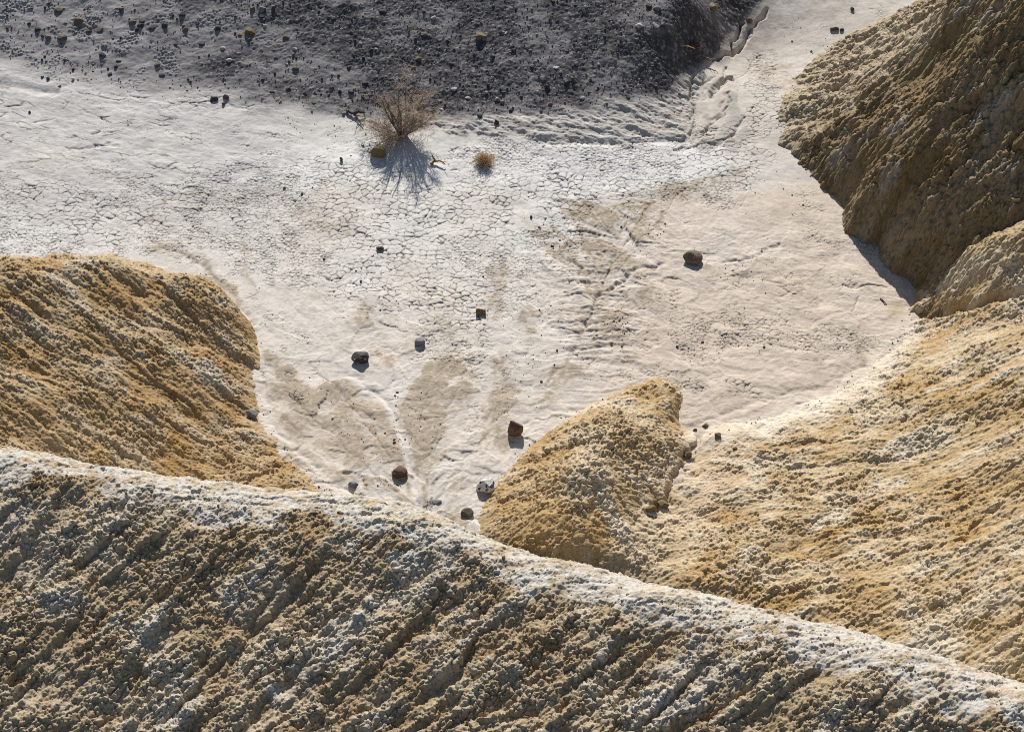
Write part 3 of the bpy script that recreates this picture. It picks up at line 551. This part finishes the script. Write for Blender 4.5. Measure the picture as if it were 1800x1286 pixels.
S(1208,800,17,14,'ochre','ochre clod sitting in the gully between spur and hillside',20,'clod','clod')
S(1145,894,19,17,'ochre','large ochre clod at the lower end of the gully',21,'clod','clod')
S(1166,889,22,10,'ochre','flat ochre clod beside the large clod in the gully',22,'clod','clod')
S(1148,905,18,8,'pale','pale flat clod in front of the large ochre clod',23,'clod','clod')
S(306,690,10,15,'orange','bright orange upright stone half way down the left mound',24,'stone','stone')
S(873,216,10,11,'dark','small dark stone on the grey crust right of the dry shrub',25,'stone','stone')
S(600,280,6,9,'drab','small greenish dark stone on the white flat left of the yellowish boulder',26,'stone','stone')
S(934,381,5,7,'dark','tiny dark stone standing at the edge of the striped sand patch',27,'stone','stone')
S(1465,52,12,8,'drab','brown stone in the pale wash at the top',28,'stone','stone')
S(1498,17,7,8,'dark','dark blue grey stone in the pale wash near the top edge',29,'stone','stone')
S(1471,51,8,7,'dark','dark stone beside the shaded hill in the pale wash',30,'stone','stone')
S(1480,53,8,6,'dark','small dark stone just right of its twin in the pale wash',31,'stone','stone')
S(1317,38,13,11,'brown','brown stone lodged in the channel of the wash',32,'stone','stone')
S(693,773,5,4,'rust','tiny red stone on the edge of the sandy channel',33,'stone','stone'); S(693,769+9,6,5,'drab','tiny drab stone below the tiny red stone on the channel edge',34,'stone','stone')
S(500,331,6,4,'ochre','tiny ochre stone on the small mud polygons',35,'stone','stone')
# stones on the gravel slope that can be told apart
SL = 'stones on the gravel slope'
for i, (px, py, w, h, m, lb) in enumerate([
    (439,57,20,18,'ochre','large square yellow brown block with a long shadow on the gravel slope'), (422,62,10,7,'orange','small orange stone leaning on the large square block'),
    (461,17,15,14,'slate','blue grey stone above the large square block'), (444,17,11,12,'brown','brown stone just left of the blue grey stone'), (461,29,11,6,'pale','pale topped stone just under the blue grey stone'),
    (503,67,14,10,'rust','reddish brown stone right of the large square block'), (519,87,11,8,'pale','pale grey stone below the reddish brown stone'), (519,122,15,10,'drab','olive brown stone low on the slope above the pale bank'),
    (392,86,11,9,'pale','pale topped stone left of the long block shadow'), (403,107,12,7,'pale','flat pale stone below the pale topped stone'), (382,51,17,11,'dark','dark oval stone left of the large square block'),
    (355,79,13,8,'dark','dark flat stone right of the small stone ring'), (325,53,13,12,'brown','dark brown stone with white cap above the small stone ring'), (308,79,9,6,'drab','drab stone in the small stone ring'), (314,83,7,5,'pale','pale stone in the small stone ring'),
    (233,40,16,12,'brown','brown stone in the dark cluster left of centre on the slope'), (248,46,15,12,'dark','black stone in the middle of the dark cluster'), (268,50,13,8,'dark','dark flat stone at the right of the dark cluster'), (240,53,8,9,'dark','small black stone under the dark cluster'), (250,38,14,7,'dark','dark stone topping the dark cluster'),
    (289,46,13,12,'dark','black upright stone right of the dark cluster'), (320,26,13,10,'dark','black stone near the top of the slope'), (303,28,8,9,'dark','small black stone near the top of the slope'), (213,17,11,10,'rust','reddish stone near the top left of the slope'),
    (103,20,17,11,'drab','olive stone at the far upper left of the slope'), (136,38,21,13,'brown','broad brown stone in the upper left group'), (109,68,19,11,'drab','pale topped olive stone below the broad brown stone'), (156,57,12,9,'drab','olive stone right of the broad brown stone'),
    (176,54,14,9,'brown','brown stone casting a shadow right of the olive stone'), (85,66,11,10,'brown','brown stone left of the pale topped olive stone'), (75,64,8,8,'drab','small drab stone in the left row'), (66,53,13,11,'dark','black stone at the left of the slope'), (51,42,8,7,'dark','small black stone at the left of the slope'),
    (180,97,13,12,'dark','black stone with a dark shadow low on the left slope'), (208,109,11,6,'dark','dark flat stone low on the left slope'), (204,118,9,8,'dark','dark round stone under the dark flat stone'), (275,116,14,9,'drab','drab stone low on the slope above the pale bank'), (285,133,14,6,'dark','dark flat stone at the lower edge of the slope'), (193,131,9,6,'dark','small dark stone at the lower edge of the slope'),
    (84,139,7,9,'dark','dark upright stone at the left edge of the pale bank'), (74,136,6,5,'dark','tiny dark stone beside the dark upright stone'), (104,153,8,3,'dark','thin dark stone on the pale bank at the left'), (52,197,5,7,'dark','tiny dark stone on the flaky wash at the left'),
    (762,32,12,9,'pale','white topped stone above the dry shrub'), (745,62,15,9,'drab','pale brown stone below the white topped stone'), (845,65,22,14,'brown','large knobbly brown rock on the dark gravel'), (886,60,15,5,'pale','long white stone right of the knobbly brown rock'), (903,89,10,10,'drab','olive upright stone on the dark gravel'), (866,100,10,8,'dark','black wedge shaped stone on the dark gravel'),
    (735,88,10,6,'pale','flat pale stone above the dry shrub'), (736,105,14,10,'ochre','ochre stone with a long dark shadow above the dry shrub'), (727,120,10,7,'drab','drab stone touching the ochre stone'), (706,87,7,6,'pale','small pale stone left of the flat pale stone'),
    (1140,12,13,11,'dark','black rounded stone at the top of the dark gravel'), (1155,16,16,12,'slate','grey stone right of the black rounded stone'), (1124,47,17,9,'pale','white topped stone on the upper dark gravel'), (1153,46,15,9,'pale','white streaked stone right of the white topped stone'), (1165,43,10,8,'slate','grey stone right of the white streaked stone'), (1029,13,7,6,'pale','pale oval pebble alone on the dark gravel'),
    (978,121,13,5,'pale','long thin white stone on the dark gravel'), (1013,113,10,10,'slate','ring marked grey stone right of the long thin white stone'), (1024,173,10,7,'pale','white stone on the lower edge of the dark gravel'), (996,146,13,11,'dark','black stone with white flecks at the foot of the gravel'), (962,153,11,12,'dark','black upright stone at the foot of the gravel'), (943,162,9,7,'pale','pale wedge stone at the foot of the gravel'),
    (842,133,9,5,'slate','grey stone above the rubble line'), (866,137,7,5,'pale','pale stone right of the grey stone above the rubble line'), (798,158,13,7,'pale','pale cluster stone right of the dry shrub'), (822,173,13,5,'pale','long pale stone in the rubble line'), (886,164,11,7,'dark','black stone in the rubble line'), (883,180,9,11,'slate','upright grey stone below the rubble line'), (898,195,8,9,'dark','black stone on the grey crust under the rubble line'), (843,204,12,8,'dark','black stone on the grey crust left of the small dark stone'),
    (968,184,10,8,'rust','reddish stone at the foot of the dark gravel'), (776,194,10,5,'pale','pale stone right of the dry shrub crown'), (598,162,8,11,'dark','black upright stone in the scree above the dead log'), (617,163,11,10,'dark','black stone with white flecks in the scree above the dead log'), (666,122,7,8,'slate','blue grey small stone above the dry shrub'), (652,88,10,7,'dark','dark stone with a pale neighbour above the dry shrub'), (661,87,8,5,'pale','white oval stone above the dry shrub'), (613,119,7,9,'drab','drab upright stone in mid slope'), (642,147,13,8,'dark','dark flat stone in the scree beside the dry shrub'), (583,155,9,6,'dark','black stone in the scree line'), (507,157,9,7,'dark','dark stone at the left end of the scree line'), (553,182,12,5,'drab','drab flat stone on the crust at the foot of the scree'), (673,22,15,9,'dark','dark stone with white flecks high above the dry shrub'), (650,168,7,7,'dark','small black stone left of the dry shrub crown'),
    (498,6,5,9,'dark','small dark stone at the very top of the slope'), (480,15,9,10,'dark','dark upright stone right of the blue grey stone'), (466,46,11,8,'pale','white stone with a dark foot right of the large square block')]):
    S(px, py, w*.92, h*.8, m, lb, 200+i, group=SL, sub=3, sink=.3, cuts=int(6+i % 6), roll=.25*math.sin(i*2.4), block=.5 if w > 17 and m == 'ochre' else 0)
# the many smaller stones of the slope: one object each for the larger, one mass for the pebbles
rng = np.random.default_rng(77)
ZONES = [('grey crust at the left of the slope', 180), ('scree line above the pale bank', 70), ('dark gravel on the right of the slope', 90)]
def slope_edge(u): return np.interp(u, [0,150,300,450,600,700,900,1050,1130,1170,1215,1260,1310], [112,150,165,182,205,205,200,188,175,160,115,60,0])
cands = []
while len(cands) < 205:
    u = rng.uniform(0, 1225); v = rng.uniform(0, 200); e = slope_edge(u)
    if v > e-4: continue
    if 640 < u < 775 and v > 150: continue
    dens = .45 + .55*math.exp(-((e-v-34)/26)**2)*(u > 470) + .25*(v < 70)*(u < 560)
    if rng.uniform() > dens: continue
    s = 4.2+rng.pareto(2.6)*2.0
    if s > 10: continue
    cands.append((u, v, s))
mats_small = ['dark','dark','dark','drab','pale','slate','brown']
for i, (u, v, s) in enumerate(cands):
    m = mats_small[int(rng.integers(0, 7))]
    k = int(rng.integers(0, 5)); near = slope_edge(u)-v < 55 and u > 470
    adj = {'dark':'black','drab':'drab','pale':'pale','slate':'grey','brown':'brown'}[m]
    where = 'in the scree along the foot of the gravel slope' if near else ('on the grey crust left of the dry shrub' if u < 640 else 'on the dark gravel right of the dry shrub')
    S(u, v, s*.9, s*.5, m, 'small '+adj+' stone among many alike '+where, 900+k, sub=2, cuts=7, sink=.3, mesh_key=('small', m, k), group='small %s stones %s' % (adj, where))
def pebbles(name, pts, sizes, mats, fm, label, seed):
    rg = np.random.default_rng(seed); D, F = ICO[1]; n = len(pts); nv = len(D)
    shapes = np.stack([rock_shape(1, 3000+i, 8)[0] for i in range(12)])
    pick = rg.integers(0, 12, n); V = shapes[pick].copy()
    a = rg.uniform(0, 6.3, n); c, s = np.cos(a)[:, None], np.sin(a)[:, None]
    V[..., 2] *= rg.uniform(.55, .95, n)[:, None]; V[..., 1] *= rg.uniform(.7, 1, n)[:, None]
    x = V[..., 0]*c-V[..., 1]*s; y = V[..., 0]*s+V[..., 1]*c
    V = np.stack([x, y, V[..., 2]], -1)*sizes[:, None, None]/2
    V += np.asarray(pts)[:, None, :]+np.array([0, 0, 1.0])[None, None]*(sizes*.22)[:, None, None]
    Fa = (F[None]+(np.arange(n)*nv)[:, None, None]).reshape(-1, 3)
    me = raw_mesh(name, V.reshape(-1, 3), Fa, [RM[m] for m in mats], True, fmat=np.repeat(fm, len(F)))
    return tag(link(name, me), label, 'pebbles', kind='stuff')
# loose pebbles of the slope
N0 = 26000; X = rng.uniform(-14, 9, N0); Y = rng.uniform(6.0, 14.2, N0); Zp = height(X, Y)
U, V = project(X.astype(f4), Y.astype(f4), Zp.astype(f4)); e = slope_edge(U)
d = e-V; clump = fbm((X*1.2).astype(f4), (Y*1.2).astype(f4), 407, 4)
prob = sstep(-12, 25, d)*(.16 + .75*sstep(420, 900, U) + .8*sstep(.12, .35, clump) + .8*np.exp(-((d-30)/24)**2)*(U > 470)) * (U < 1300)
ok = rng.uniform(0, 1, N0) < np.clip(prob, 0, 1)*.62
pts = np.stack([X, Y, Zp], -1)[ok]; sz = .018+rng.pareto(3.2, ok.sum())*.020; sz = np.minimum(sz, .075)
pebbles('slope_pebbles', pts, sz, ['dark','drab','pale','slate'], rng.choice(4, ok.sum(), p=[.62,.16,.08,.14]), 'loose dark pebbles strewn over the gravel slope', 5)
# pebble trains on the fans
pl = []
for line, wd, n in [([(900,560),(930,640),(905,720)], 34, 70), ([(960,540),(985,600),(950,660)], 26, 60), ([(1080,560),(1095,600)], 22, 90), ([(700,690),(690,740),(712,790)], 10, 40), ([(930,380),(1000,450)], 22, 60),
    ([(1080,370),(1150,400),(1110,450)], 34, 80), ([(1250,480),(1360,470)], 40, 60), ([(1200,620),(1420,610)], 30, 70), ([(560,345),(480,330)], 30, 40), ([(640,820),(700,850),(680,860)], 22, 30), ([(880,720),(890,740)], 20, 26), ([(700,545),(620,470)], 50, 60),
    ([(500,215),(540,235)], 22, 30), ([(590,210),(620,260)], 30, 40), ([(660,250),(640,275)], 20, 20), ([(60,160),(250,220)], 60, 40), ([(1400,60),(1500,100)], 60, 40), ([(1180,150),(1215,200)], 24, 30), ([(560,690),(660,780)], 45, 80), ([(735,690),(735,800)], 40, 90), ([(1320,290),(1420,380)], 40, 40), ([(300,470),(900,500)], 60, 40)]:
    L = np.array(line, float); k = rng.uniform(0, len(L)-1.001, n); i = k.astype(int); f = (k-i)[:, None]
    pl.append(L[i]*(1-f)+L[i+1]*f+rng.standard_normal((n, 2))*wd*.55)
pl = np.concatenate(pl); g = np.array([hit(*q)[0] for q in pl]); sz = np.minimum(.014+rng.pareto(3.0, len(g))*.014, .06)
pebbles('fan_pebbles', g, sz, ['drab','brown','dark','rust'], rng.choice(4, len(g), p=[.4,.25,.25,.1]), 'small dark pebbles sprinkled over the pale sandy fans', 6)
# crumbs of clay along the near white crest
feet = []
for line in ([(455,600),(450,680),(482,770),(540,830),(600,885)], [(1085,690),(1000,733),(920,788),(870,850),(844,900)], [(1240,760),(1340,742),(1440,707),(1540,645),(1600,560)], [(1372,190),(1372,252),(1430,315),(1480,372),(1545,435),(1600,492)], [(420,553),(370,500),(300,472)], [(1375,180),(1430,118),(1500,66)]):
    L = np.array(line, float); k = rng.uniform(0, len(L)-1.001, 45); i = k.astype(int); f = (k-i)[:, None]; feet.append(L[i]*(1-f)+L[i+1]*f+rng.standard_normal((45, 2))*5)
q = np.array([(u, np.interp(u, [0,300,600,760,850,1000,1200,1400,1600,1800], [815,865,898,925,968,1008,1052,1096,1150,1208])+abs(rng.standard_normal())*34) for u in rng.uniform(150, 1800, 620)]); q = np.concatenate([q]+feet)
g = np.array([hit(*k)[0] for k in q]); sz = np.minimum(.02+rng.pareto(2.8, len(g))*.018, .085); sz[-270:] = np.minimum(sz[-270:], .04)
pebbles('clay_crumbs', g, sz, ['crumb','drab'], rng.choice(2, len(g), p=[.9,.1]), 'loose clay crumbs on the crest of the near ridge and at the feet of the clay hills', 7)

# ------------------------------------------------------------------ dry plants and dead wood
def twig_mat(name, c1, c2):
    m, t, b = new_mat(name); N = t.nodes.new; n = N('ShaderNodeTexNoise'); n.inputs['Scale'].default_value = 7; r = N('ShaderNodeValToRGB')
    r.color_ramp.elements[0].position = .35; r.color_ramp.elements[1].position = .65; r.color_ramp.elements[0].color = (*c1, 1); r.color_ramp.elements[1].color = (*c2, 1)
    tc = N('ShaderNodeTexCoord'); t.links.new(tc.outputs['Object'], n.inputs['Vector']); t.links.new(n.outputs['Fac'], r.inputs[0]); t.links.new(r.outputs[0], b.inputs['Base Color']); return m
TW = dict(pink=twig_mat('pinkish_twigs', (.44,.335,.24), (.64,.505,.385)), wood=twig_mat('grey_bark', (.10,.085,.07), (.20,.175,.15)), orange=twig_mat('orange_twigs', (.50,.31,.15), (.66,.47,.28)), dark=twig_mat('dark_bark', (.045,.04,.036), (.10,.09,.08)), yellow=twig_mat('yellow_wood', (.22,.15,.06), (.34,.25,.12)))
def tubes(name, segs, mat, parent=None, sides=4):
    segs = np.asarray(segs, float); a = segs[:, 0:3]; b = segs[:, 3:6]; ra = segs[:, 6]; rb = segs[:, 7]
    d = b-a; d /= np.linalg.norm(d, axis=1)[:, None]+1e-9
    ref = np.where(np.abs(d[:, 2:3]) > .9, np.array([[1., 0, 0]]), np.array([[0, 0, 1.]])); u = np.cross(d, ref); u /= np.linalg.norm(u, axis=1)[:, None]; v = np.cross(d, u)
    th = np.arange(sides)*2*math.pi/sides; ring = u[:, None]*np.cos(th)[None, :, None]+v[:, None]*np.sin(th)[None, :, None]
    V = np.concatenate([a[:, None]+ring*ra[:, None, None], b[:, None]+ring*rb[:, None, None]], 1)
    k = np.arange(sides); F = np.stack([k, (k+1) % sides, (k+1) % sides+sides, k+sides], -1)
    n = len(segs); Fa = (F[None]+(np.arange(n)*2*sides)[:, None, None]).reshape(-1, 4)
    return link(name, raw_mesh(name, V.reshape(-1, 3), Fa, [mat], True), parent)
def limb(p, d, L, r0, r1, n, rg, bend=.25, up=0.0):
    out = []; d = d/np.linalg.norm(d); q = np.array(p, float)
    for i in range(n):
        d = d+rg.standard_normal(3)*bend/n**.5+np.array([0, 0, up/n]); d /= np.linalg.norm(d); e = q+d*L/n
        out.append((q.copy(), e.copy(), r0+(r1-r0)*i/n, r0+(r1-r0)*(i+1)/n, d.copy())); q = e
    return out
def row(s): return [*s[0], *s[1], s[2], s[3]]
def root_at(name, px, py, label, cat, group=None):
    p, t = hit(px, py); o = bpy.data.objects.new(name, None); COL.objects.link(o); o.location = p; o.empty_display_size = .2
    return tag(o, label, cat, group)
def big_shrub():
    root = root_at('dry_shrub', 706, 238, 'large leafless pinkish brown shrub with long branching shadows on the gravel edge', 'shrub'); rg = np.random.default_rng(31)
    stems, fine = [], []
    # stems reach for four lobes of the crown: centre, spread, count, twig load
    lobes = [((.32, .02, .85), (.16,.16,.20), 4, .8), ((.10, .12, 1.10), (.18,.16,.16), 2, .5), ((-.32, -.16, .36), (.16,.16,.10), 4, .9), ((-.16, .2, .85), (.2,.15,.18), 3, .25), ((.44,-.02,.52), (.12,.16,.14), 3, .8), ((-.42,.2,.62), (.1,.1,.1), 1, .5)]
    for c, sp, n, load in lobes:
        for k in range(n):
            tgt = np.array(c)+rg.standard_normal(3)*np.array(sp)*.8; L = np.linalg.norm(tgt)
            st = rg.standard_normal(3)*np.array([.05,.05,0]); main = limb(st, tgt*np.array([1,1,.75]), L, rg.uniform(.014,.024), .005, 6, rg, .22, .35); stems += [row(s) for s in main]
            for s in main[1:]:
                for j in range(2):
                    d = s[4]+rg.standard_normal(3)*.65; b = limb(s[0]+(s[1]-s[0])*rg.uniform(), d, rg.uniform(.2,.42), .004, .0022, 4, rg, .3, .2); stems += [row(x) for x in b]
                    for x in b:
                        for m in range(int(round(4.2*load+rg.uniform()))):
                            dd = x[4]+rg.standard_normal(3)*.8; tw = limb(x[0]+(x[1]-x[0])*rg.uniform(), dd, rg.uniform(.07,.2), .0017, .001, 2, rg, .4, .1); fine += [row(z) for z in tw]
                            for z in range(3): fine.append(row(limb(tw[1][0]+rg.standard_normal(3)*.01, tw[1][4]+rg.standard_normal(3)*.8, rg.uniform(.03,.08), .0017, .001, 1, rg)[0]))
    for dx, dy, hh in [(-.10,.02,1.15), (.16,.05,1.25), (.34,-.02,1.05), (-.02,.1,1.3), (.46,.05,.95)]:
        main = limb((dx*.15,0,0), np.array([dx,dy,hh]), (dx*dx+hh*hh)**.5, .026, .006, 9, rg, .16, .1); stems += [row(q) for q in main]
        for q in main[3:]:
            for k in range(1): stems += [row(z) for z in limb(q[0], q[4]+rg.standard_normal(3)*np.array([.5,.5,.25]), rg.uniform(.2,.4), .007, .002, 4, rg, .25)]
    tubes('branches', stems, TW['wood'], root, 5); tubes('twigs', fine, TW['pink'], root, 3)
    # long bare outer sprays low on the left
    low = []
    for k in range(16):
        a = rg.uniform(2.4, 4.3); b = limb((0,0,.03), np.array([math.cos(a), math.sin(a)*.7, .25]), rg.uniform(.5,.8), .005, .0018, 6, rg, .35, -.1); low += [row(x) for x in b]
        for x in b[2:]: low += [row(z) for z in limb(x[1], x[4]+rg.standard_normal(3)*.6, .18, .0025, .0014, 3, rg)]
    tubes('bare_branches', low, TW['dark'], root, 3)
big_shrub()
bpy.data.objects['dry_shrub'].scale = (1.25, 1.1, 1.0)
def tumble(px, py, R0, label, seed, mat, n=170, name='tumbleweed', flat=.85):
    root = root_at(name, px, py, label, 'tumbleweed' if name == 'tumbleweed' else 'shrub'); rg = np.random.default_rng(seed); st, fi = [], []
    for k in range(n):
        d = rg.standard_normal(3); d[2] = abs(d[2])*flat+.1; d /= np.linalg.norm(d); b = limb((0,0,.02), d, R0*rg.uniform(.75,1.1), .004, .0018, 4, rg, .5, .1); (st if k % 6 == 0 else fi).extend([row(x) for x in b])
        for x in b[1:]:
            for m in range(3): fi += [row(z) for z in limb(x[1], x[4]+rg.standard_normal(3)*.9, R0*rg.uniform(.15,.4), .002, .0012, 2, rg)]
    tubes('branches', st, TW['wood'], root, 4); tubes('twigs', fi, TW[mat], root, 3)
tumble(851, 287, .23, 'small round orange brown tumbleweed on the white flat', 41, 'orange')
tumble(1222, 84, .22, 'small grey straggly bush on the bank of the wash', 42, 'wood', 70, 'straggly_bush', .9)
def wood(name, px, py, segs, r, mat, label, cat, twigs=0, seed=1):
    # segs: outline points in metres from the resting point
    p, t = hit(px, py); rg = np.random.default_rng(seed); rows = []
    for line in segs:
        L = np.array(line, float); n = len(L)-1
        Q = [L[0]]
        for i in range(n):
            for f in (.33, .66, 1.0): Q.append(L[i]*(1-f)+L[i+1]*f+rg.standard_normal(3)*r*(.35 if f < 1 else 0))
        for i in range(len(Q)-1):
            r0 = r*(1-.6*i/len(Q)); r1 = r*(1-.6*(i+1)/len(Q)); rows.append([*Q[i], *Q[i+1], r0, r1])
        for k in range(twigs):
            q = Q[int(rg.integers(len(Q)//3, len(Q)))]; d = rg.standard_normal(3); d[2] = abs(d[2])*.5; rows += [row(x) for x in limb(q, d, rg.uniform(.08,.25), r*.3, r*.12, 4, rg, .4)]
    o = tubes(name, rows, TW[mat], None, 6); o.location = p; return tag(o, label, cat)
wood('dead_branch', 770, 291, [[(-.16,.02,.03),(-.08,.06,.07),(.02,.05,.09),(.10,.0,.09),(.16,-.04,.05)], [(-.05,.05,.06),(-.10,.14,.12),(-.13,.2,.13)]], .026, 'yellow', 'short curved yellowish branch lying on the white flat between shrub and tumbleweed', 'branch', 1, 3)
wood('dead_log', 622, 205, [[(-.16,.16,.05),(-.05,.05,.06),(.06,-.05,.05),(.13,-.2,.03),(.22,-.34,.02)], [(.02,0,.06),(.15,.02,.1),(.25,.05,.07)]], .032, 'dark', 'dark dead log lying at the gravel edge left of the large shrub', 'log', 5, 4)
wood('dead_sprig', 518, 697, [[(-.12,.10,.02),(-.02,0,.05),(.1,-.1,.03)], [(-.02,0,.05),(.03,.12,.08)], [(.06,-.05,.04),(.18,-.02,.05)]], .008, 'dark', 'thin dark forked sprig on the sand beside the left mound', 'twig', 5, 5)
wood('dead_twig', 750, 890, [[(0,.3,.02),(.01,.1,.03),(0,-.08,.02)], [(0,.08,.03),(.1,.12,.04)]], .009, 'dark', 'thin dark twig standing at the tip of the sandy fan', 'twig', 3, 6)
wood('drift_log', 1238, 106, [[(-.3,.02,.04),(-.1,0,.06),(.1,-.02,.06),(.24,.0,.03)]], .035, 'wood', 'weathered grey log on the bank at the foot of the dark terrace', 'log', 3, 7)
wood('rusty_stick', 1205, 87, [[(-.2,.05,.08),(0,.0,.1),(.2,-.06,.06)]], .016, 'orange', 'rusty brown stick on the dark bank above the weathered log', 'stick', 1, 8)
wood('dark_stick', 1553, 531, [[(-.05,.09,.02),(.0,.0,.03),(.05,-.1,.02)]], .016, 'dark', 'short dark stick on the fan near the foot of the shaded hill', 'stick', 0, 9)
S(1240,90,14,14,'slate','blue grey rock beside the straggly bush on the bank of the wash',61,'boulder','boulder')
S(1222,101,14,9,'drab','drab rock under the weathered log',62)
S(1252,16,22,12,'brown','rusty brown rock in the dark bank at the top of the wash',63)
